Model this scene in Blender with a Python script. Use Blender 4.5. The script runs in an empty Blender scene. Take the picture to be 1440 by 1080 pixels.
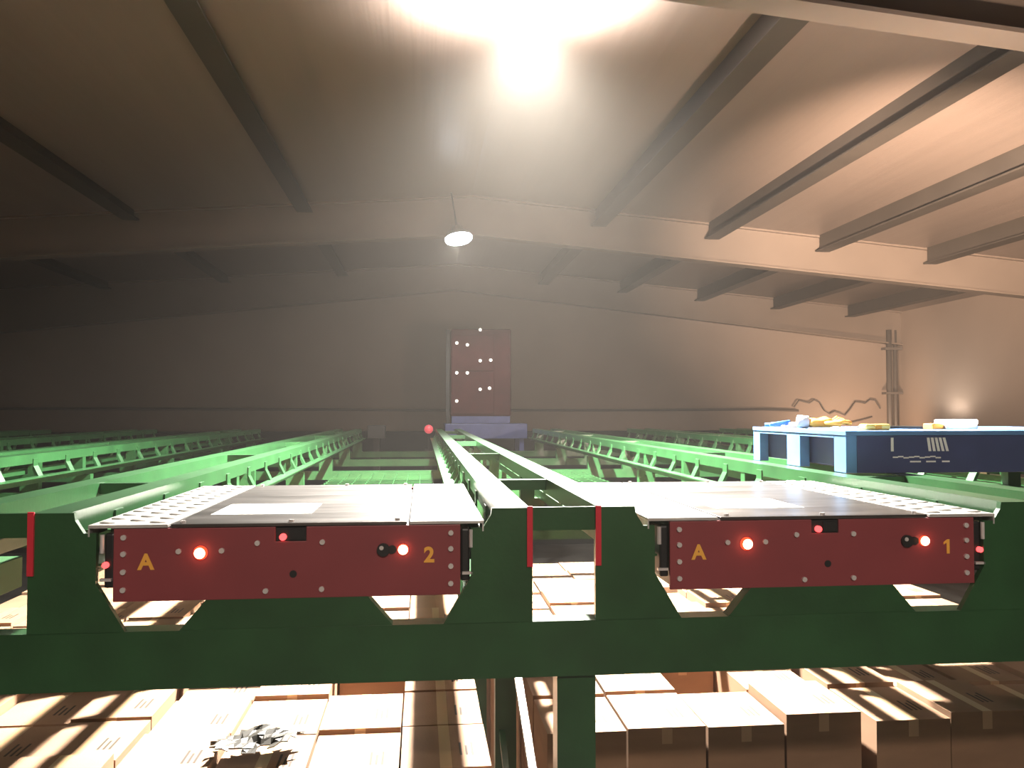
import bpy, bmesh, math, random
from mathutils import Vector, Matrix
random.seed(7)
S = bpy.context.scene
C = S.collection
HC = 2.86            # camera height above the warehouse floor; everything is laid out relative to the eye and lifted at the end

# ------------------------------------------------------------------ camera, world, exposure, lamps
cam = bpy.data.cameras.new('camera'); co = bpy.data.objects.new('camera', cam); C.objects.link(co)
cam.sensor_width = 36.0; cam.lens = 36.0 * 1200 / 1440; cam.clip_start = 0.05; cam.clip_end = 200
co.location = (0, 0, HC)
co.rotation_euler = (math.radians(90 + 1.8513), 0, math.radians(-5.991))
S.camera = co
w = bpy.data.worlds.new('world'); S.world = w; w.use_nodes = True
w.node_tree.nodes['Background'].inputs[0].default_value = (0.02, 0.018, 0.016, 1)
w.node_tree.nodes['Background'].inputs[1].default_value = 1.0
# thin haze added to the hall's air to imitate lens bloom around the lamps
hv = w.node_tree.nodes.new('ShaderNodeVolumeScatter')
hv.inputs['Density'].default_value = .0024; hv.inputs['Anisotropy'].default_value = .5; hv.inputs['Color'].default_value = (1, .93, .86, 1)
w.node_tree.links.new(hv.outputs[0], w.node_tree.nodes['World Output'].inputs['Volume'])
vs = S.view_settings
vs.view_transform = 'Standard'; vs.look = 'None'; vs.gamma = 1; vs.use_curve_mapping = False
vs.exposure = 0.0
S.cycles.max_bounces = 6; S.cycles.volume_bounces = 0
LAMP1 = (0.72, 5.8, 2.70); LAMP1_W = 17500; LAMP1_UP = 5200
LAMP2 = (0.50, 11.9, 2.40); LAMP2_W = 560
FILL_LAMP = (0.75, -3.2, 2.80); FILL_LAMP_W = 1150
WORK_W = 22000; ASSUMED_FLOOD_W = 260

# ------------------------------------------------------------------ materials
def mat(name, col, rough=.5, metal=0., noise=0., nscale=8., bump=0., bscale=60., spec=.5, emit=None, estr=0., stretch=None, randv=0., col2=None, coat=0.):
    m = bpy.data.materials.new(name); m.use_nodes = True
    nt = m.node_tree; b = nt.nodes['Principled BSDF']
    b.inputs['Base Color'].default_value = (*col, 1); b.inputs['Roughness'].default_value = rough
    b.inputs['Metallic'].default_value = metal; b.inputs['Specular IOR Level'].default_value = spec
    tc = nt.nodes.new('ShaderNodeTexCoord'); src = tc.outputs['Object']
    if stretch:
        mp = nt.nodes.new('ShaderNodeMapping'); mp.inputs['Scale'].default_value = stretch
        nt.links.new(src, mp.inputs[0]); src = mp.outputs[0]
    if noise or randv:
        n = nt.nodes.new('ShaderNodeTexNoise'); n.inputs['Scale'].default_value = nscale; n.inputs['Detail'].default_value = 6
        nt.links.new(src, n.inputs['Vector'])
        r = nt.nodes.new('ShaderNodeValToRGB')
        c2 = col2 if col2 else tuple(c * (1 - noise) for c in col)
        r.color_ramp.elements[0].position = .3; r.color_ramp.elements[1].position = .7
        r.color_ramp.elements[0].color = (*c2, 1); r.color_ramp.elements[1].color = (*col, 1)
        nt.links.new(n.outputs['Fac'], r.inputs[0]); out = r.outputs[0]
        if randv:
            oi = nt.nodes.new('ShaderNodeObjectInfo'); mr = nt.nodes.new('ShaderNodeMapRange')
            mr.inputs['To Min'].default_value = 1 - randv; mr.inputs['To Max'].default_value = 1 + randv
            nt.links.new(oi.outputs['Random'], mr.inputs[0])
            hs = nt.nodes.new('ShaderNodeHueSaturation'); nt.links.new(out, hs.inputs['Color']); nt.links.new(mr.outputs[0], hs.inputs['Value'])
            out = hs.outputs[0]
        nt.links.new(out, b.inputs['Base Color'])
    if bump:
        n2 = nt.nodes.new('ShaderNodeTexNoise'); n2.inputs['Scale'].default_value = bscale
        nt.links.new(src, n2.inputs['Vector'])
        bp = nt.nodes.new('ShaderNodeBump'); bp.inputs['Strength'].default_value = bump; bp.inputs['Distance'].default_value = .01
        nt.links.new(n2.outputs['Fac'], bp.inputs['Height']); nt.links.new(bp.outputs[0], b.inputs['Normal'])
    if coat:
        b.inputs['Coat Weight'].default_value = coat; b.inputs['Coat Roughness'].default_value = .28
    if emit:
        b.inputs['Emission Color'].default_value = (*emit, 1); b.inputs['Emission Strength'].default_value = estr
    return m
M = dict(
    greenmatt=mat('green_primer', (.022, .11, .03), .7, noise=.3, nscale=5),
    green=mat('green_paint', (.021, .092, .0285), .36, noise=.35, nscale=5, bump=.08, coat=.7),
    red=mat('red_paint', (.25, .047, .053), .42, noise=.12, nscale=6),
    redstrip=mat('red_reflective_tape', (.62, .03, .05), .35),
    black=mat('black_plastic', (.012, .012, .012), .45),
    rubber=mat('black_rubber', (.015, .015, .015), .7),
    dark=mat('dark_steel', (.05, .05, .05), .4, metal=.6),
    cover=mat('brushed_cover', (.34, .32, .31), .30, metal=1., noise=.55, nscale=2.2, stretch=(1.5, 9, 1), bump=.06, bscale=20),
    plate=mat('brushed_plate', (.62, .60, .57), .38, metal=.35, noise=.35, nscale=3, stretch=(2, 14, 1), bump=.05, bscale=20),
    bolt=mat('zinc_bolt', (.85, .80, .78), .25, metal=.45),
    yellow=mat('yellow_lettering', (.85, .42, .06), .5),
    paper=mat('white_paper', (.85, .84, .80), .7),
    card=mat('cardboard', (.27, .155, .09), .8, noise=.18, nscale=4, bump=.1, bscale=120, stretch=(1, 1, 4), randv=.12),
    tape=mat('packing_tape', (.40, .25, .14), .3),
    ink=mat('printed_ink', (.03, .018, .012), .8),
    film=mat('torn_film', (.05, .046, .04), .4, noise=.5, nscale=10),
    ceil=mat('ceiling_panel', (.138, .103, .084), .36, noise=.10, nscale=.8, bump=.25, bscale=2.2, stretch=(6, .15, 1)),
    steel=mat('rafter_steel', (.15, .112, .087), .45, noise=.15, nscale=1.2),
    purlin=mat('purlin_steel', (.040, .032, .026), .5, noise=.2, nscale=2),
    wall=mat('wall_panel', (.22, .165, .13), .6, noise=.15, nscale=.7, col2=(.19, .142, .112)),
    floor=mat('concrete', (.25, .24, .22), .7, noise=.3, nscale=1.5),
    blue=mat('blue_paint', (.11, .25, .52), .35, noise=.25, nscale=6),
    bluedeep=mat('dark_blue_paint', (.05, .066, .18), .45, noise=.2, nscale=6),
    shade_band=mat('shade_band_dark', (.012, .016, .018), .7),  # near-black colour for the shade along the rear wall
    white=mat('white_print', (.8, .8, .8), .5),
    orange=mat('orange_fabric', (.85, .34, .04), .8, noise=.2),
    yel2=mat('yellow_plastic', (.85, .55, .12), .4),
    bluehandle=mat('blue_handle', (.05, .18, .6), .35),
    maroon=mat('maroon_paint', (.055, .011, .012), .8, spec=.15, noise=.3, nscale=3),
    pipe=mat('grey_pipe', (.085, .07, .06), .5),
    ledr=mat('red_led', (.4, .01, .01), .4, emit=(1, .07, .07), estr=3.2),
    ledhot=mat('red_lamp_hot', (.5, .02, .01), .4, emit=(1, .36, .20), estr=16.),
    ledhalo=mat('red_lamp_lens', (.5, .02, .01), .3, emit=(1, .06, .02), estr=2.2),
    lens=mat('lamp_lens', (.9, .9, .9), .4, emit=(.92, .95, 1), estr=60.),
    lens2=mat('lamp_lens_far', (.9, .9, .9), .4, emit=(.80, .89, 1), estr=40.),
    alu=mat('cast_aluminium', (.42, .42, .43), .4, metal=.7),
)

# ------------------------------------------------------------------ helpers
def box(bm, x0, x1, y0, y1, z0, z1):
    v = [bm.verts.new(p) for p in ((x0,y0,z0),(x1,y0,z0),(x1,y1,z0),(x0,y1,z0),(x0,y0,z1),(x1,y0,z1),(x1,y1,z1),(x0,y1,z1))]
    for f in ((3,2,1,0),(4,5,6,7),(0,1,5,4),(1,2,6,5),(2,3,7,6),(3,0,4,7)): bm.faces.new([v[i] for i in f])
def prism(bm, pts, axis, a0, a1):
    """extrude a polygon: axis 'y' pts are (x,z); axis 'x' pts are (y,z); axis 'z' pts are (x,y)"""
    def mk(p, a):
        return {'y': (p[0], a, p[1]), 'x': (a, p[0], p[1]), 'z': (p[0], p[1], a)}[axis]
    A = [bm.verts.new(mk(p, a0)) for p in pts]; B = [bm.verts.new(mk(p, a1)) for p in pts]
    n = len(pts)
    bm.faces.new(A); bm.faces.new(B[::-1])
    for i in range(n): bm.faces.new((A[i], B[i], B[(i+1) % n], A[(i+1) % n]))
    bmesh.ops.recalc_face_normals(bm, faces=bm.faces[:])
def cyl(bm, c, r, h, axis='z', n=16, r2=None):
    m = {'z': Matrix(), 'x': Matrix.Rotation(math.pi/2, 4, 'Y'), 'y': Matrix.Rotation(-math.pi/2, 4, 'X')}[axis]
    bmesh.ops.create_cone(bm, cap_ends=True, segments=n, radius1=r, radius2=r if r2 is None else r2, depth=h, matrix=Matrix.Translation(c) @ m)
def bar(bm, a, b, wdt, hgt=None):
    a = Vector(a); b = Vector(b); d = b - a; hgt = hgt or wdt
    q = d.to_track_quat('Y', 'Z').to_matrix().to_4x4(); q.translation = (a + b) / 2
    n0 = len(bm.verts); L = d.length
    box(bm, -wdt/2, wdt/2, -L/2, L/2, -hgt/2, hgt/2); bm.verts.ensure_lookup_table()
    for v in bm.verts[n0:]: v.co = q @ v.co
def tube(bm, pts, r, n=6):
    prev = None
    for i, p in enumerate(pts):
        p = Vector(p); d = (Vector(pts[min(i+1, len(pts)-1)]) - Vector(pts[max(i-1, 0)])).normalized()
        q = d.to_track_quat('Z', 'Y')
        ring = [bm.verts.new(p + q @ Vector((r*math.cos(2*math.pi*k/n), r*math.sin(2*math.pi*k/n), 0))) for k in range(n)]
        if prev:
            for k in range(n): bm.faces.new((prev[k], prev[(k+1) % n], ring[(k+1) % n], ring[k]))
        else: bm.faces.new(ring[::-1])
        prev = ring
    bm.faces.new(prev)
def mesh(name, fn, m, smooth=False):
    bm = bmesh.new(); fn(bm); me = bpy.data.meshes.new(name)
    bmesh.ops.recalc_face_normals(bm, faces=bm.faces[:])
    bm.to_mesh(me); bm.free(); me.materials.append(M[m] if isinstance(m, str) else m)
    if smooth:
        for p in me.polygons: p.use_smooth = True
    return me
def put(name, me, parent=None, loc=(0, 0, 0), bevel=0.):
    o = bpy.data.objects.new(name, me); C.objects.link(o); o.location = loc
    if parent: o.parent = parent
    if bevel:
        b = o.modifiers.new('bevel', 'BEVEL'); b.width = bevel; b.segments = 2; b.limit_method = 'ANGLE'
    return o
def part(name, fn, m, parent, loc=(0, 0, 0), bevel=0., smooth=False):
    return put(name, mesh(name, fn, m, smooth), parent, loc, bevel)
def tag(o, label, cat, group=None, kind=None):
    o['label'] = label; o['category'] = cat
    if group: o['group'] = group
    if kind: o['kind'] = kind
    return o
def thing(name, label, cat, loc=(0, 0, 0), group=None, kind=None):
    o = bpy.data.objects.new(name, None); C.objects.link(o); o.location = loc; o.empty_display_size = .1
    return tag(o, label, cat, group, kind)
def struct(name, fn, m, label, parent=None):
    o = part(name, fn, m, parent); o['kind'] = 'structure'; o['label'] = label; o['category'] = name.split('_')[0]
    return o
def light(name, kind, loc, power, col, radius, parent=None, target=None, angle=None, blend=1.):
    l = bpy.data.lights.new(name, kind); l.energy = power; l.color = col; l.shadow_soft_size = radius
    o = bpy.data.objects.new(name, l); C.objects.link(o); o.location = loc
    if kind == 'SPOT': l.spot_size = math.radians(angle); l.spot_blend = blend
    if target: o.rotation_euler = (Vector(target) - Vector(loc)).to_track_quat('-Z', 'Y').to_euler()
    if parent: o.parent = parent
    return o
ORD = ['first', 'second', 'third', 'fourth', 'fifth', 'sixth', 'seventh', 'eighth', 'ninth', 'tenth', 'eleventh', 'twelfth', 'thirteenth']

# ------------------------------------------------------------------ building shell
RX, RZ, SL, SLL = 0.70, 3.16, 0.090, 0.072         # ridge position, ridge height over the eye, roof slope
XL, XR, YF, YB = -9.6, 10.75, -7.0, 18.45
FZ = -HC
def roof(x): return RZ - (SL if x > RX else SLL) * abs(x - RX)
struct('floor', lambda bm: box(bm, XL-.2, XR+.2, YF-.2, YB+.2, FZ-.1, FZ), 'floor', 'grey concrete floor below the green racking')
def f(bm):
    for x0, x1 in ((XL-.2, RX), (RX, XR+.2)):
        prism(bm, [(x0, roof(x0)), (x1, roof(x1)), (x1, roof(x1)+.15), (x0, roof(x0)+.15)], 'y', YF-.2, YB+.2)
ceiling = struct('ceiling', f, 'ceil', 'brown insulated panel ceiling sloping from a central ridge')
struct('wall_rear', lambda bm: prism(bm, [(XL-.2, FZ), (XR+.2, FZ), (XR+.2, roof(XR)+.1), (RX, RZ+.1), (XL-.2, roof(XL)+.1)], 'y', YB, YB+.15), 'wall', 'plain brown gable wall at the far end')
struct('wall_right', lambda bm: box(bm, XR, XR+.15, YF, YB, FZ, roof(XR)+.05), 'wall', 'brown side wall on the right beyond the blue shuttle')
struct('wall_left', lambda bm: box(bm, XL-.15, XL, YF, YB, FZ, roof(XL)+.05), 'wall', 'brown side wall out of frame on the left')
struct('wall_front', lambda bm: prism(bm, [(XL-.2, FZ), (XR+.2, FZ), (XR+.2, roof(XR)+.1), (RX, RZ+.1), (XL-.2, roof(XL)+.1)], 'y', YF-.15, YF), 'wall', 'brown gable wall behind the viewer')
# rafters: I-section portal beams
def rafter(y, bw, depth, deep_eave, label, n):
    t = thing('trim_%d' % n, label, 'rafter', (RX, y, RZ)); t['kind'] = 'structure'
    def prof(side):
        xe = (XR - RX) if side > 0 else (XL - RX)
        ze = roof(RX + xe) - RZ
        return xe, ze
    for s in (-1, 1):
        xe, ze = prof(s)
        dl = depth + (deep_eave if s > 0 else deep_eave * 1.9)
        part('web', lambda bm: prism(bm, [(0, 0), (xe, ze), (xe, ze-dl), (0, -depth)], 'y', bw*.30, bw*.70), 'steel', t)
        part('bottom_flange', lambda bm: prism(bm, [(0, -depth), (xe, ze-dl), (xe, ze-dl-.03), (0, -depth-.03)], 'y', 0, bw), 'steel', t)
        part('top_flange', lambda bm: prism(bm, [(0, -.002), (xe, ze-.002), (xe, ze-.03), (0, -.03)], 'y', 0, bw), 'steel', t)
rafter(4.83, .22, .53, 0., 'near brown roof rafter crossing the upper right corner', 1)
rafter(12.35, .22, .55, 0., 'middle brown roof rafter arching behind the small far lamp', 2)
rafter(18.15, .22, .53, .20, 'rear brown roof rafter against the gable wall', 3)
rafter(-2.2, .22, .53, 0., 'brown roof rafter behind the viewer', 4)
# purlins, one object per line of purlin per bay
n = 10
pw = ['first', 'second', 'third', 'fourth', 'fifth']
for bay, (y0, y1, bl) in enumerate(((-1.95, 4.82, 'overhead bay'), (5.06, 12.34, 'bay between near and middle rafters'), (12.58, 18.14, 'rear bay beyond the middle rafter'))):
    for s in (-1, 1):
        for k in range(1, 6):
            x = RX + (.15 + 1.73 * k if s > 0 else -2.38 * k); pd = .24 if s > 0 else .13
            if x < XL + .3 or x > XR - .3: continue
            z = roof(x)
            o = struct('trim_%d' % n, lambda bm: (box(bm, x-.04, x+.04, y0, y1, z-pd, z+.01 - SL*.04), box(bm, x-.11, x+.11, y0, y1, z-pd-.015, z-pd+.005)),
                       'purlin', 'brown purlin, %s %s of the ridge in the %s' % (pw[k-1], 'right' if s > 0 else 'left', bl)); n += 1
# gable wall cable, corner pipes, loose wires
o = part('wall_conduit', lambda bm: tube(bm, [(-9.4, 18.40, .06), (-4, 18.40, .05), (0, 18.40, .03), (4, 18.40, .03), (7.6, 18.40, .05), (8.4, 18.40, .02)], .03), 'pipe', None)
tag(o, 'thin dark conduit running level along the gable wall', 'conduit')
t = thing('corner_pipes', 'grey vertical pipes standing in the rear right corner', 'pipe', (10.45, 18.2, FZ))
part('pipe', lambda bm: cyl(bm, (0, 0, 2.35), .06, 4.7, n=12), 'pipe', t, smooth=True)
part('pipe', lambda bm: cyl(bm, (.17, .05, 2.35), .045, 4.7, n=12), 'pipe', t, smooth=True)
part('clamp', lambda bm: box(bm, -.12, .28, -.07, .12, 4.25, 4.30), 'pipe', t)
part('clamp', lambda bm: box(bm, -.12, .28, -.07, .12, 3.25, 3.30), 'pipe', t)
def wire(bm):
    pts = [(8.3 + .12*i, 18.40, .10 + .16*math.sin(i*.55) + .07*math.sin(i*1.7)) for i in range(18)]
    tube(bm, pts, .018, 5)
tag(part('loose_wire', wire, 'pipe', None), 'wavy loose wire on the lit right end of the gable wall', 'wire')
tag(part('hanging_wire', lambda bm: tube(bm, [(8.6 + .14*i, 18.40, -.12 - .14*math.sin(math.pi*i/11)) for i in range(12)], .018, 5), 'pipe', None), 'sagging wire below the wavy wire on the gable wall', 'wire')
tag(part('wall_shade_band', lambda bm: box(bm, XL, XR, 18.30, 18.44, FZ, -.42), 'shade_band', None), 'dark panel standing in for shade along the foot of the gable wall', 'shade_band')['kind'] = 'structure'  # dark strip put in as the shade at the foot of the wall
bpy.data.objects['wall_shade_band'].name = 'shade_band_rear'

# ------------------------------------------------------------------ lamps
def high_bay(loc, label, r, lens):
    t = thing('high_bay_lamp', label, 'lamp', loc, group='round high bay lamps')
    def hous(bm):
        cyl(bm, (0, 0, .06), r, .06, n=28, r2=r*.85); cyl(bm, (0, 0, .14), r*.5, .12, n=20, r2=r*.4)
    part('housing', hous, 'alu', t)
    part('lens', lambda bm: cyl(bm, (0, 0, .018), r*.93, .025, n=28), lens, t)
    zt = roof(loc[0]) - loc[2]
    part('hanger', lambda bm: cyl(bm, (0, 0, (.19 + zt)/2), .012, zt - .19, n=8), 'dark', t)
    return t
t = high_bay(LAMP1, 'large blinding white ceiling lamp at the top of the picture', .27, 'lens')
light('main_down', 'SPOT', (0, 0, -.03), LAMP1_W, (1, .95, .86), .07, t, None, 136, 1.)
o = light('main_up', 'SPOT', (0, .1, .23), LAMP1_UP, (1, .97, .93), .06, t, None, 176, .2); o.rotation_euler = (math.pi, 0, 0)
t = high_bay(LAMP2, 'small far white lamp hanging before the middle rafter', .20, 'lens2')
t.rotation_euler = (math.radians(-14), math.radians(-8), 0)
light('far_down', 'SPOT', (0, 0, -.03), LAMP2_W, (1, .95, .88), .12, t, None, 172, .2)
t = high_bay(FILL_LAMP, 'white fill lamp added unseen behind the viewer', .24, 'lens2')  # unseen lamp, added as fill for the fronts facing the camera
light('fill_down', 'SPOT', (0, 0, -.03), FILL_LAMP_W, (1, .84, .70), .2, t, None, 172, .4)

# ------------------------------------------------------------------ green racking
PITCH, PM = 1.53, 0.40
ZT = -.271                  # rail top
ZB, ZB0 = -.59, -.745       # cross beam top and bottom
YR0, YR1 = 2.42, 13.45
pairs = range(-5, 6)
PNAME = {-3: 'third pair left of the left red shuttle', -4: 'fourth pair left of the left red shuttle', -5: 'fifth pair left of the left red shuttle', 3: 'third pair right of the right red shuttle', 4: 'fourth pair right of the right red shuttle', 5: 'fifth pair right of the right red shuttle', 0: 'pair between the two red shuttles', -1: 'pair left of the left red shuttle', 1: 'pair right of the right red shuttle', -2: 'second pair left of the left red shuttle', 2: 'second pair right of the right red shuttle'}
top_me = mesh('top_beam', lambda bm: (box(bm, -.0475, .0475, 0, YR1-YR0, -.006, 0), box(bm, -.0475, -.0425, 0, YR1-YR0, -.06, -.006), box(bm, .0425, .0475, 0, YR1-YR0, -.06, -.006),
        box(bm, -.0425, -.025, 0, YR1-YR0, -.06, -.055), box(bm, .025, .0425, 0, YR1-YR0, -.06, -.055)), 'green')
post_me = {s: mesh('web_post', lambda bm: prism(bm, [(s*.0475, -.03), (s*.0535, -.03), (s*.0535, -.075), (s*.085, -.1388), (s*.066, -.1388), (s*.0475, -.10)], 'y', -.034, .034), 'green') for s in (-1, 1)}
def ledge_f(s):
    def fn(bm):
        box(bm, min(s*.066, s*.13), max(s*.066, s*.13), 0, YR1-YR0, -.145, -.139)
        box(bm, min(s*.066, s*.072), max(s*.066, s*.072), 0, YR1-YR0, -.185, -.145)
    return fn
ledge_me = {s: mesh('running_ledge', ledge_f(s), 'green') for s in (-1, 1)}
def endplate_f(s):
    def fn(bm):
        pts = [(-.055, 0), (.06, 0), (.063, -.02), (.085, -.055), (.118, -.055), (.118, -.19), (.195, -.32), (-.055, -.32)]
        prism(bm, [(s*x, z) for x, z in pts], 'y', -.02, -.001)
    return fn
end_me = {s: mesh('end_plate', endplate_f(s), 'green') for s in (-1, 1)}
strip_me = mesh('red_strip', lambda bm: box(bm, -.008, .008, -.027, -.02, -.165, .004), 'redstrip')
foot_me = {s: mesh('rail_foot', lambda bm: (box(bm, min(-s*.03, s*.1), max(-s*.03, s*.1), -.03, .03, -.319, -.186), box(bm, min(-s*.03, s*.045), max(-s*.03, s*.045), -.03, .03, -.186, -.06)), 'green') for s in (-1, 1)}
BEAMY = [2.42 + 2.065*i for i in range(6)]
for k in pairs:
    for s in (-1, 1):
        side = 'left' if s < 0 else 'right'
        lab = 'bright green %s shuttle rail of the %s' % (side, PNAME.get(k, 'outer pairs on the %s side of the racking' % ('left' if k < 0 else 'right')))
        t = thing('shuttle_rail', lab, 'rail', (PM + k*PITCH + s*.145, YR0, ZT), group='green shuttle rails')
        put('top_beam', top_me, t); put('running_ledge', ledge_me[s], t)
        if abs(k) <= 3:
            y = .35
            while y < YR1-YR0-.1:
                put('web_post', post_me[s], t, (0, y, 0)); y += .50
        else:
            for i in range(6): put('web_post', post_me[s], t, (0, .35 + 2.0*i, 0))
        put('end_plate', end_me[s], t)
        put('red_strip', strip_me, t, (-s*.047, 0, 0))['label'] = 'red reflective strip'
        for by in BEAMY[1:]: put('rail_foot', foot_me[s], t, (0, by + .03 - YR0, 0))
# ties between the rails of each pair
tie_me = mesh('tie', lambda bm: (box(bm, -.1, .1, -.025, .025, -.045, -.004)), 'green')
tend_me = mesh('tie', lambda bm: (box(bm, -.094, .094, -.016, 0, -.065, 0)), 'green')
for k in range(-3, 4):
    for i, y in enumerate((2.42, 3.45, 5.6, 7.9, 10.0, 12.1)):
        o = put('rail_tie', tend_me if i == 0 else tie_me, None, (PM + k*PITCH, y, ZT))
        tag(o, 'green %s tie from the front across the %s' % (ORD[i], PNAME.get(k, 'third pair %s of the red shuttles' % ('left' if k < 0 else 'right'))), 'tie', 'green rail ties')
# cross beams
def beam_f(bm):
    box(bm, -6.6, 7.0, 0, .006, ZB0-ZB, 0); box(bm, -6.6, 7.0, .006, .07, -.006, 0); box(bm, -6.6, 7.0, .006, .07, ZB0-ZB, ZB0-ZB+.006)
beam_me = mesh('beam', beam_f, 'green')
rear_me = mesh('beam', lambda bm: (box(bm, -6.6, 7.0, 0, .006, -.085, 0), box(bm, -6.6, 7.0, .006, .07, -.006, 0), box(bm, -6.6, 7.0, .006, .07, -.085, -.079)), 'green')
stop_me = mesh('lane_stop', lambda bm: prism(bm, [(-.215, .082), (.215, .082), (.285, 0), (-.285, 0)], 'y', .002, .05), 'green')
for i, y in enumerate(BEAMY):
    t = thing('cross_beam', ['dark green front cross beam under both red shuttles', 'green second cross beam hidden behind the red shuttles', 'green third cross beam just beyond the red shuttles',
        'green fourth cross beam seen across the lanes', 'green fifth cross beam seen across the lanes', 'green rearmost cross beam at the end of the lanes'][i], 'beam', (0, y - .02 if i == 0 else y, ZB), 'green cross beams')
    put('beam', beam_me if i == 0 else rear_me, t)
    if i == 0:
        for k in range(-4, 4): put('lane_stop', stop_me, t, (PM + (k + .5)*PITCH, 0, 0))
# upright frames under the rail pairs
def frame(k, y0, y1, label):
    x = PM + k*PITCH + .038
    t = thing('upright_frame', label, 'rack frame', (x, y0, FZ), 'rack upright frames')
    h0 = ZB0 - FZ
    for yy in (0, y1 - y0):
        h = h0 if (y0 < 3 and yy == 0) else ZB - .085 - FZ
        part('post', lambda bm: (box(bm, -.055, .055, yy, yy+.006, .01, h), box(bm, -.055, -.049, yy+.006, yy+.08, .01, h), box(bm, .049, .055, yy+.006, yy+.08, .01, h)), 'green', t)
        part('foot_plate', lambda bm: box(bm, -.08, .08, yy-.03, yy+.11, 0, .01), 'green', t)
    d = y1 - y0; h = h0
    for a, b in ((.3, 1.2), (1.2, h-.1)):
        part('diagonal_brace', lambda bm: bar(bm, (-.02, .05, a), (-.02, d+.03, b), .03), 'green', t)
    part('horizontal_brace', lambda bm: bar(bm, (.02, .05, .3), (.02, d+.03, .3), .03), 'green', t)
for k in (-3, 0, 3):
    for j, (a, b) in enumerate(((0, 1), (2, 3), (4, 5))):
        frame(k, BEAMY[a], BEAMY[b], 'green %s upright rack frame under the %s' % (ORD[j], PNAME.get(k, 'outer %s rails' % ('left' if k < 0 else 'right'))))
# wire mesh decks in the lanes beyond the shuttles
for k, nm in ((-1, 'the left red shuttle'), (0, 'the right red shuttle')):
    xc = PM + (k + .5)*PITCH
    for j in range(2, 3):
        y0, y1 = BEAMY[j] + .07, BEAMY[j+1]
        def f(bm):
            x = xc - .46
            while x <= xc + .461:
                box(bm, x-.0025, x+.0025, y0, y1, ZB-.03, ZB-.025); x += .115
            y = y0
            while y <= y1:
                box(bm, xc-.47, xc+.47, y-.003, y+.003, ZB-.025, ZB-.019); y += .16
        o = part('wire_mesh_deck', f, 'green', None)
        tag(o, 'green wire mesh deck panel, %s beyond %s in its lane' % (ORD[j-2], nm), 'mesh panel', 'green wire mesh decks')
# short lit support bar left of shuttle 2
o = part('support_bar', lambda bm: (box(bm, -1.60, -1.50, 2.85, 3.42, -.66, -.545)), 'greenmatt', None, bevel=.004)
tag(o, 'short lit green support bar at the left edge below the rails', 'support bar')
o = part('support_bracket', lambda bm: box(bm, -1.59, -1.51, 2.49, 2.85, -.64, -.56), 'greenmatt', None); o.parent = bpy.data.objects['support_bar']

# ------------------------------------------------------------------ red shuttles
bolt_me = mesh('bolt', lambda bm: (cyl(bm, (0, -.003, 0), .0075, .008, 'y', 8)), 'bolt', False)
wheel_me = mesh('wheel', lambda bm: cyl(bm, (0, 0, 0), .0495, .046, 'x', 24), 'rubber')
def text_mesh(ch, size):
    cu = bpy.data.curves.new('t', 'FONT'); cu.body = ch; cu.size = size; cu.extrude = .0008; cu.align_x = 'CENTER'; cu.align_y = 'CENTER'; cu.offset = size*.035
    ob = bpy.data.objects.new('t', cu); C.objects.link(ob)
    me = bpy.data.meshes.new_from_object(ob.evaluated_get(bpy.context.evaluated_depsgraph_get()))
    bpy.data.objects.remove(ob); me.materials.clear(); me.materials.append(M['yellow'])
    return me
def one_mesh():
    return mesh('one', lambda bm: prism(bm, [(-.001, -.021), (.008, -.021), (.008, .021), (.001, .021), (-.010, .013), (-.010, .006), (-.001, .011)], 'z', -.0008, .0008), 'yellow')
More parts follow.
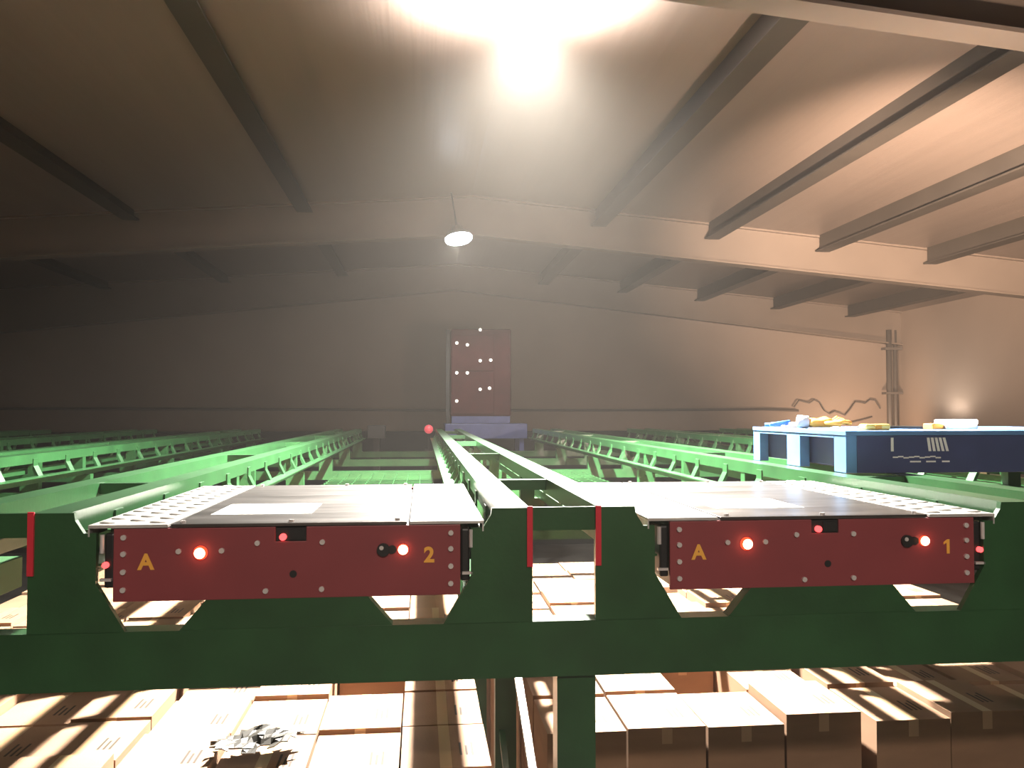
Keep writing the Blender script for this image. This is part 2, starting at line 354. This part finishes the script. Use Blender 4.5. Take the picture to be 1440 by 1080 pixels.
def shuttle(xc, num, mirror):
    t = thing('pallet_shuttle', 'red pallet shuttle marked A %s %s' % (num, 'on the left lane' if num == '2' else 'on the right lane'), 'shuttle', (xc, 2.40, -.510), 'red pallet shuttles')
    HW, L, H = .465, 1.21, .205
    ch = part('chassis', lambda bm: box(bm, -.455, .455, .016, L-.02, .004, .186), 'dark', t, bevel=.004)
    def front(y0, y1):
        def fn(bm):
            prism(bm, [(-HW, 0), (HW, 0), (HW, .195), (.042, .195), (.042, .155), (-.04, .155), (-.04, .195), (-HW, .195)], 'y', y0, y1)
        return fn
    fp = part('front_panel', front(0, .012), 'red', t, bevel=.002); fp['label'] = 'red front panel'
    part('rear_panel', front(L-.014, L-.002), 'red', t, bevel=.002)
    for x in (-.438, .438):
        for z in (.172, .128, .080, .032): put('bolt', bolt_me, fp, (x, 0, z))
    for x, z in ((-.065, .022), (.085, .024), (-.088, .152), (.086, .152), (-.295, .133), (-.182, .133)): put('bolt', bolt_me, fp, (x, 0, z))
    part('hole', lambda bm: cyl(bm, (.008, -.0005, .066), .010, .003, 'y', 14), 'black', fp)
    # sensor recess with its red led
    se = part('sensor_recess', lambda bm: (box(bm, -.0395, .0415, .004, .014, .1555, .192), box(bm, -.005, .038, -.001, .004, .160, .188)), 'black', t)
    part('indicator_light', lambda bm: cyl(bm, (-.020, 0, .167), .0095, .012, 'y', 16), 'ledr', se)
    def dome(bm, r, y):
        bmesh.ops.create_uvsphere(bm, u_segments=16, v_segments=10, radius=r)
        for v in bm.verts: v.co.y *= .5; v.co.y += y
    ll = part('status_lamp', lambda bm: dome(bm, .019, 0), 'ledhalo', t, (-.238, -.002, .128), smooth=True); ll['label'] = 'glowing red lamp beside the letter A'
    part('lamp_core', lambda bm: dome(bm, .0145, -.010), 'ledhot', ll, smooth=True)
    l2 = part('status_lamp', lambda bm: dome(bm, .0155, 0), 'ledhalo', t, (.306, -.002, .128), smooth=True); l2['label'] = 'glowing red lamp beside the number'
    part('lamp_core', lambda bm: dome(bm, .0135, -.006), 'ledhot', l2, smooth=True)
    bz = part('sensor_bezel', lambda bm: (cyl(bm, (.252, -.004, .128), .018, .009, 'y', 18), cyl(bm, (.276, -.002, .128), .012, .005, 'y', 14)), 'black', t)
    part('sensor_lens', lambda bm: cyl(bm, (.247, -.009, .134), .006, .003, 'y', 12), 'bolt', bz)
    for c, x, z in (('A', -.380, .104), (num, .378, .110)):
        o = put('lettering', one_mesh() if c == '1' else text_mesh(c, .058), fp, (x, -.0012, z)); o.rotation_euler = (math.pi/2, 0, 0); o['label'] = 'yellow painted ' + ('letter A' if c == 'A' else 'number ' + num)
    # wheels and black corner units
    for s in (-1, 1):
        for y in (.20, .98):
            wh = put('wheel', wheel_me, t, (s*.503, y, .1497))
            part('hub', lambda bm: cyl(bm, (s*.026, 0, 0), .02, .006, 'x', 12), 'bolt', wh)
        cb = part('corner_bumper', lambda bm: box(bm, min(s*.466, s*.492), max(s*.466, s*.492), .01, .12, .035, .182), 'black', t, bevel=.006)
        part('bumper_rod', lambda bm: cyl(bm, (s*.495, .004, .155), .006, .05, 'z', 10), 'bolt', cb)
        part('bumper_bolt', lambda bm: box(bm, min(s*.47, s*.50), max(s*.47, s*.50), .0, .012, .055, .062), 'bolt', cb)
    s = -1 if mirror else 1
    part('side_indicator', lambda bm: cyl(bm, (s*.486, .006, .098), .0085, .012, 'y', 14), 'ledr', t)
    # top covers
    tz0, tz1 = .197, .206
    def cover(x0, x1):
        return lambda bm: box(bm, x0, x1, -.004, L, tz0, tz1)
    cp = part('centre_cover', cover(-.316, .316), 'cover', t, bevel=.0015)
    lp = part('lift_plate', cover(-.53, -.324), 'plate', t, bevel=.0015)
    rp = part('lift_plate', cover(.324, .53), 'plate', t, bevel=.0015)
    for pl, sg in ((lp, -1), (rp, 1)):
        part('side_flange', lambda bm: box(bm, min(sg*.526, sg*.53), max(sg*.526, sg*.53), -.002, .13, tz0-.022, tz0), 'plate', pl)
    tread = lp if mirror else rp
    def dm(bm):
        bmesh.ops.create_uvsphere(bm, u_segments=8, v_segments=5, radius=.028)
        for v in bm.verts: v.co.z = max(v.co.z, 0) * .22
    dme = mesh('grip_dome', dm, 'plate', True)
    for i in range(13):
        for j in range(3):
            put('grip_dome', dme, tread, (s*(.36 + .066*j), .05 + .09*i + (.045 if j % 2 else 0), tz1 - .0005))
    sheet = part('paper_label', lambda bm: box(bm, -.26, .03, .20, .48, tz1 + .0002, tz1 + .0012), 'paper', cp); sheet['label'] = 'white paper sheet on the cover'
    part('printed_line', lambda bm: (box(bm, -.21, -.06, .30, .306, tz1+.0013, tz1+.0018), box(bm, -.21, -.02, .36, .366, tz1+.0013, tz1+.0018)), 'ink', sheet)
    for x, y in ((-.29, .02), (.29, .02), (0, .015), (-.29, 1.18), (.29, 1.18), (.05, 1.18)):
        o = put('cover_bolt', bolt_me, cp, (x, y, tz1)); o.rotation_euler = (-math.pi/2, 0, 0)
    return t
shuttle(-.358, '2', True)
shuttle(1.172, '1', False)

# ------------------------------------------------------------------ blue shuttle on the right-hand rails, with tools and work lamp
BX0, BX1, BY0, BY1, BZ0, BZ1 = 1.845, 3.36, 3.57, 4.62, ZT+.001, -.085
t = thing('pallet_shuttle', 'blue pallet shuttle parked across the rails at right with tools on top', 'shuttle', (BX0, BY0, BZ0))
W_, L_, H_ = BX1-BX0, BY1-BY0, BZ1-BZ0
part('top_plate', lambda bm: box(bm, -.004, W_, -.006, L_, H_-.02, H_), 'blue', t, bevel=.002)
def side(bm):   # left side beam with two wheel openings
    for y0, y1 in ((0, .11), (.46, .61), (.96, L_)): box(bm, 0, .05, y0, y1, 0.0, H_-.021)
    box(bm, 0, .05, .111, .459, H_-.034, H_-.021); box(bm, 0, .05, .611, .959, H_-.034, H_-.021)
part('side_beam', side, 'blue', t, bevel=.002)
part('inner_housing', lambda bm: box(bm, .055, W_-.02, .03, L_-.02, .02, H_-.022), 'bluedeep', t)
fp = part('front_panel', lambda bm: box(bm, .051, W_-.02, .0, .028, .0, H_-.021), 'bluedeep', t, bevel=.002)
def slot(bm, x, x2): prism(bm, [(x, .155), (x+.012, .155), (x2+.012, .095), (x2, .095)], 'y', -.002, .001)
part('vent_slot', lambda bm: slot(bm, .207, .207), 'white', fp)
for i in range(5): part('vent_slot', lambda bm: slot(bm, .375 + .0185*i, .383 + .0205*i), 'white', fp)
def scrib(bm):
    x = .215
    for i in range(9): box(bm, x, x+.024, -.002, .0005, .066 + .003*math.sin(i*2.1), .072 + .003*math.sin(i*2.1)); x += .025
    for x0, x1 in ((.295, .345), (.37, .415), (.445, .48)): box(bm, x0, x1, -.002, .0005, .046, .053)
part('printed_line', scrib, 'white', fp)
for x in (.3, .55, .8): part('foot', lambda bm: box(bm, x, x+.03, .03, .06, 0, .02), 'green', t)
TZ = BZ1
# tools lying on the blue shuttle
t = thing('pliers', 'blue-handled pliers lying at the left end of the blue shuttle', 'pliers', (1.87, 4.45, TZ))
part('handle', lambda bm: tube(bm, [(0, 0, .014), (.06, .01, .022), (.12, .02, .03)], .010, 8), 'bluehandle', t, smooth=True)
part('handle', lambda bm: tube(bm, [(0, .07, .012), (.06, .05, .015), (.12, .03, .02)], .010, 8), 'bluehandle', t, smooth=True)
part('jaw', lambda bm: prism(bm, [(.11, .01), (.15, .005), (.20, .02), (.20, .03), (.15, .048), (.11, .042)], 'z', .008, .028), 'bolt', t)
t = thing('wrench', 'steel wrench lying between pliers and orange glove', 'wrench', (1.88, 4.32, TZ))
part('shaft', lambda bm: box(bm, .0, .17, -.01, .01, .001, .013), 'bolt', t, bevel=.003)
part('jaw', lambda bm: prism(bm, [(.16, -.02), (.20, -.026), (.22, -.01), (.195, -.008), (.195, .008), (.22, .01), (.20, .026), (.16, .02)], 'z', .0, .016), 'bolt', t)
def glove(bm):
    bmesh.ops.create_uvsphere(bm, u_segments=18, v_segments=12, radius=1)
    for v in bm.verts:
        n = math.sin(v.co.x*7)*.12 + math.sin(v.co.y*9 + 1)*.1
        v.co = Vector((v.co.x*.085*(1+n), v.co.y*.055*(1+n), max(0, .022 + v.co.z*.024*(1+2*n))))
    for i in range(4): tube(bm, [(.06, -.035 + .022*i, .02), (.10, -.04 + .026*i, .03 + .006*i), (.135, -.045 + .027*i, .02)], .011, 8)
    tube(bm, [(0, -.04, .02), (.03, -.075, .022), (.06, -.09, .014)], .012, 8)
t = thing('work_glove', 'crumpled orange work glove on the blue shuttle', 'glove', (2.0, 4.12, TZ+.006))
part('palm', glove, 'orange', t, smooth=True)
part('cuff', lambda bm: tube(bm, [(-.07, 0, .026), (-.12, .01, .03)], .032, 12), 'paper', t, smooth=True)
t = thing('tape_measure', 'small yellow plastic case near the front edge of blue shuttle', 'tool case', (2.02, 3.72, TZ))
part('case', lambda bm: box(bm, 0, .12, 0, .07, 0, .028), 'yel2', t, bevel=.008)
part('case', lambda bm: box(bm, .045, .075, -.003, .02, .004, .024), 'orange', t)
o = part('power_cable', lambda bm: tube(bm, [(2.24, 4.2, TZ+.007), (2.25, 4.0, TZ+.007), (2.36, 4.05, TZ+.007), (2.44, 3.97, TZ+.007), (2.50, 3.95, TZ+.008)], .007, 8), 'black', None, smooth=True)
tag(o, 'black cable running to the glowing work lamp', 'cable')
WL = (2.49, 3.84, TZ)
t = thing('work_lamp', 'glowing work lamp with orange end lying on the blue shuttle', 'lamp', WL)
part('body', lambda bm: box(bm, .0, .16, .0, .12, .0, .024), 'alu', t, bevel=.004)
part('end_cap', lambda bm: box(bm, -.06, -.001, .02, .10, .0, .028), 'orange', t, bevel=.006)
part('lens', lambda bm: box(bm, .008, .152, -.012, .112, .0245, .046), 'lens', t, bevel=.004)
light('work_beam', 'SPOT', (.11, .06, .07), WORK_W, (1, .76, .58), .05, t, (4.2, 6.9, 2.74), 52, 1.)
light('work_spill', 'SPOT', (.11, .06, .07), WORK_W*.07, (1, .80, .64), .05, t, (3.13, 4.35, 2.0), 140, 1.)

# ------------------------------------------------------------------ cartons under the racking
CW, CD, CH = .33, .42, .26
def carton_mesh():
    def fn(bm): box(bm, -CW/2, CW/2, -CD/2, CD/2, 0, CH-.004)
    return mesh('carton', fn, 'card')
body_me = carton_mesh()
flap_me = [mesh('flap', lambda bm: box(bm, s*.0 + (-CW/2 if s < 0 else .003), (-.003 if s < 0 else CW/2), -CD/2, CD/2, CH-.004, CH), 'card') for s in (-1, 1)]
def ctape(bm): box(bm, -.022, .022, -CD/2, CD/2, CH, CH+.0008); box(bm, -.022, .022, -CD/2-.0008, -CD/2, CH-.07, CH+.0008)
tape_me = mesh('tape', ctape, 'tape')
def inkf(bm):
    for i in range(3): box(bm, .055 + .022*i, .064 + .022*i, -.10, .02 - .03*(i % 2), CH, CH+.0006)
ink_me = mesh('printed_mark', inkf, 'ink')
LANES = [(-1.985, 2.95, 'the left lane'), (-.42, 2.72, 'lane under left red shuttle'), (1.185, 3.50, 'lane under right red shuttle'), (2.75, 3.46, 'the right lane')]
ZC = -1.30
missing = {(1, 3, 2), (2, 1, 2), (0, 2, 1), (1, 5, 1)}
def carton(x, y, z, rot, hz, lab, grp, detail=True):
    o = put('carton', body_me, None, (x, y, z)); o.rotation_euler = (0, 0, rot); o.scale = (1, 1, hz)
    tag(o, lab, 'carton', grp)
    put('flap', flap_me[0], o); put('flap', flap_me[1], o)
    if detail: put('tape', tape_me, o); put('printed_mark', ink_me, o)['kind'] = 'stuff'
for li, (xc, y0, nm) in enumerate(LANES):
    NC = 5 if li in (0, 3) else 4; HC_ = (NC - 1)/2
    rows = int((7.5 - y0) / (CD + .012))
    for r in range(rows):
        off = random.uniform(-.02, .02)
        for c in range(NC):
            if (li, r, c) in missing: continue
            hz = 1 + random.uniform(-.09, .10)
            if li == 1 and r in (0,): hz += -.12
            x = xc + (c - HC_)*(CW + .009) + random.uniform(-.002, .002)
            y = y0 + CD/2 + r*(CD + .016) + random.uniform(-.005, .005)
            carton(x, y, ZC - CH, random.uniform(-.004, .004), hz, 'brown carton %s from left, top layer, %s row back in %s' % (ORD[c], ORD[r], nm), 'cartons on the top layer', r < 7)
    for ly in range(1, 3):      # faces of the front row below the top layer
        for c in range(NC):
            carton(xc + (c - HC_)*(CW + .006), y0 + CD/2 + random.uniform(-.008, .008), ZC - CH - ly*(CH + .001), 0, 1,
                   'brown carton %s from left, front face, %s layer down in %s' % (ORD[c], ORD[ly], nm), 'cartons in the front faces of the stacks')
    def fill(bm):
        for ly in range(1, 6):
            z1 = ZC - CH - (ly-1)*(CH+.001) - .001
            for r in range(rows):
                if r == 0 and ly < 3: continue
                for c in range(NC):
                    x = xc + (c-HC_)*(CW+.006); y = y0 + CD/2 + r*(CD+.012)
                    z0 = max(z1 - CH + .001, FZ + .001)
                    box(bm, x-CW/2+.002, x+CW/2-.002, y-CD/2+.004, y+CD/2-.004, z0, z1)
    o = part('carton_stack', fill, 'card', None)
    tag(o, 'brown cartons of the lower layers stacked in %s' % nm, 'cartons', kind='stuff')
# torn wrapping film on the left stack
def torn(bm):
    g = random.Random(5); NX, NY = 22, 14; V = {}
    for i in range(NX):
        for j in range(NY):
            u, v = i/(NX-1)*2-1, j/(NY-1)*2-1
            if (abs(u)**1.6 + abs(v)**1.6) > .55 + .55*g.random(): continue
            x, y = .23*u + .01*g.uniform(-1, 1), .13*v + .01*g.uniform(-1, 1) + .05*u
            z = .012 + .022*(math.sin(5*u + 2*v) + 1)*.5 + .016*(math.sin(11*v - 4*u) + 1)*.5 + .008*g.random()
            V[i, j] = (bm.verts.new((x, y, z)), bm.verts.new((x, y, z - .004)))
    F = {}
    for i in range(NX-1):
        for j in range(NY-1):
            q = [(i, j), (i+1, j), (i+1, j+1), (i, j+1)]
            if all(k in V for k in q): F[i, j] = q
    for k, q in F.items():
        bm.faces.new([V[c][0] for c in q]); bm.faces.new([V[c][1] for c in q[::-1]])
        for e in range(4):
            d = [(0, -1), (1, 0), (0, 1), (-1, 0)][e]
            if (k[0]+d[0], k[1]+d[1]) not in F:
                a, b = q[e], q[(e+1) % 4]; bm.faces.new((V[a][0], V[a][1], V[b][1], V[b][0]))
    bmesh.ops.delete(bm, geom=[v for v in bm.verts if not v.link_faces], context='VERTS')
o = part('torn_wrapping', torn, 'film', None, (-.62, 3.36, ZC + .028))
tag(o, 'torn grey wrapping film lying on the cartons under shuttle 2', 'wrapping')

# ------------------------------------------------------------------ equipment at the rear of the racking
t = thing('equipment_cabinet', 'tall dark red cabinet with painted glints on its bolts, standing at the far end', 'cabinet', (1.00, 14.6, -.20))
part('body', lambda bm: box(bm, -.52, .52, 0, .5, .12, 1.62), 'maroon', t, bevel=.03)
part('upper_panel', lambda bm: box(bm, -.50, .22, -.02, 0, .90, 1.50), 'maroon', t, bevel=.006)
part('lower_panel', lambda bm: box(bm, -.50, .22, -.02, 0, .16, .88), 'maroon', t, bevel=.006)
part('base', lambda bm: box(bm, -.50, .50, .02, .48, 0, .12), 'bluedeep', t)
part('edge_post', lambda bm: box(bm, -.60, -.54, -.02, .05, 0, 1.60), 'rubber', t)
rivet = mesh('stud', lambda bm: cyl(bm, (0, -.03, 0), .028, .03, 'y', 12, .02), mat('glowing_stud', (.9, .88, .84), .3, emit=(1, .96, .9), estr=.9))  # emission on the studs stands in for reflected glints
for x, z in ((-.42, 1.37), (-.24, 1.34), (-.02, 1.60), (-.02, 1.07), (.16, 1.08), (-.42, .86), (-.24, .86), (-.02, .58), (.14, .60), (-.42, .38)):
    put('stud', rivet, t, (x, -.01, z))
t = thing('lift_platform', 'dark blue lift platform beneath the tall red cabinet', 'platform', (1.0, 14.6, FZ))
part('deck', lambda bm: box(bm, -.62, .78, -.15, .75, 2.40, 2.655), 'bluedeep', t, bevel=.01)
for x in (-.55, .65):
    for y in (-.08, .62): part('leg', lambda bm: box(bm, x, x+.08, y, y+.08, 0, 2.40), 'bluedeep', t)
t = thing('signal_lamp', 'small red signal lamp at the far end beside the rails', 'lamp', (.10, 13.6, -.60))
part('stem', lambda bm: cyl(bm, (0, 0, .13), .02, .26, n=10), 'dark', t)
def ball(bm):
    bmesh.ops.create_uvsphere(bm, u_segments=16, v_segments=10, radius=.07)
part('lens', ball, mat('signal_red', (.5, .05, .06), .4, emit=(1, .12, .15), estr=.5), t, (0, 0, .32), smooth=True)
o = part('signal_bracket', lambda bm: (box(bm, -.06, .06, -.05, .05, -2.26, 0)), 'dark', t)
t = thing('motor_box', 'dark box at the far end of the lane of shuttle 2', 'box', (-.72, 13.55, -.42))
part('body', lambda bm: box(bm, -.14, .14, 0, .3, 0, .2), 'dark', t, bevel=.01)
part('bracket', lambda bm: box(bm, -.05, .05, .1, .2, FZ + .42, 0), 'dark', t)

t = thing('assumed_flood_lamp', 'assumed unseen low flood lamp on a post lighting the rear right corner', 'lamp', (9.35, 16.7, FZ))  # unseen lamp and post, added and only assumed from the corner's glow
part('post', lambda bm: cyl(bm, (0, 0, 1.0), .03, 2.0, n=10), 'dark', t)
part('foot', lambda bm: cyl(bm, (0, 0, .015), .18, .03, n=18), 'dark', t)
part('head', lambda bm: box(bm, -.14, .14, -.05, .04, 1.98, 2.18), 'dark', t, bevel=.01)
part('lens', lambda bm: box(bm, -.12, .12, .04, .05, 2.0, 2.16), 'lens2', t)
light('assumed_flood_beam', 'SPOT', (0, .10, 2.1), ASSUMED_FLOOD_W, (1, .66, .42), .06, t, (.25, 1.6, 2.75), 150, .8)

# ------------------------------------------------------------------ lift the whole layout so that the floor is at zero
for o in S.objects:
    if o.parent is None and o.type != 'CAMERA': o.location.z += HC
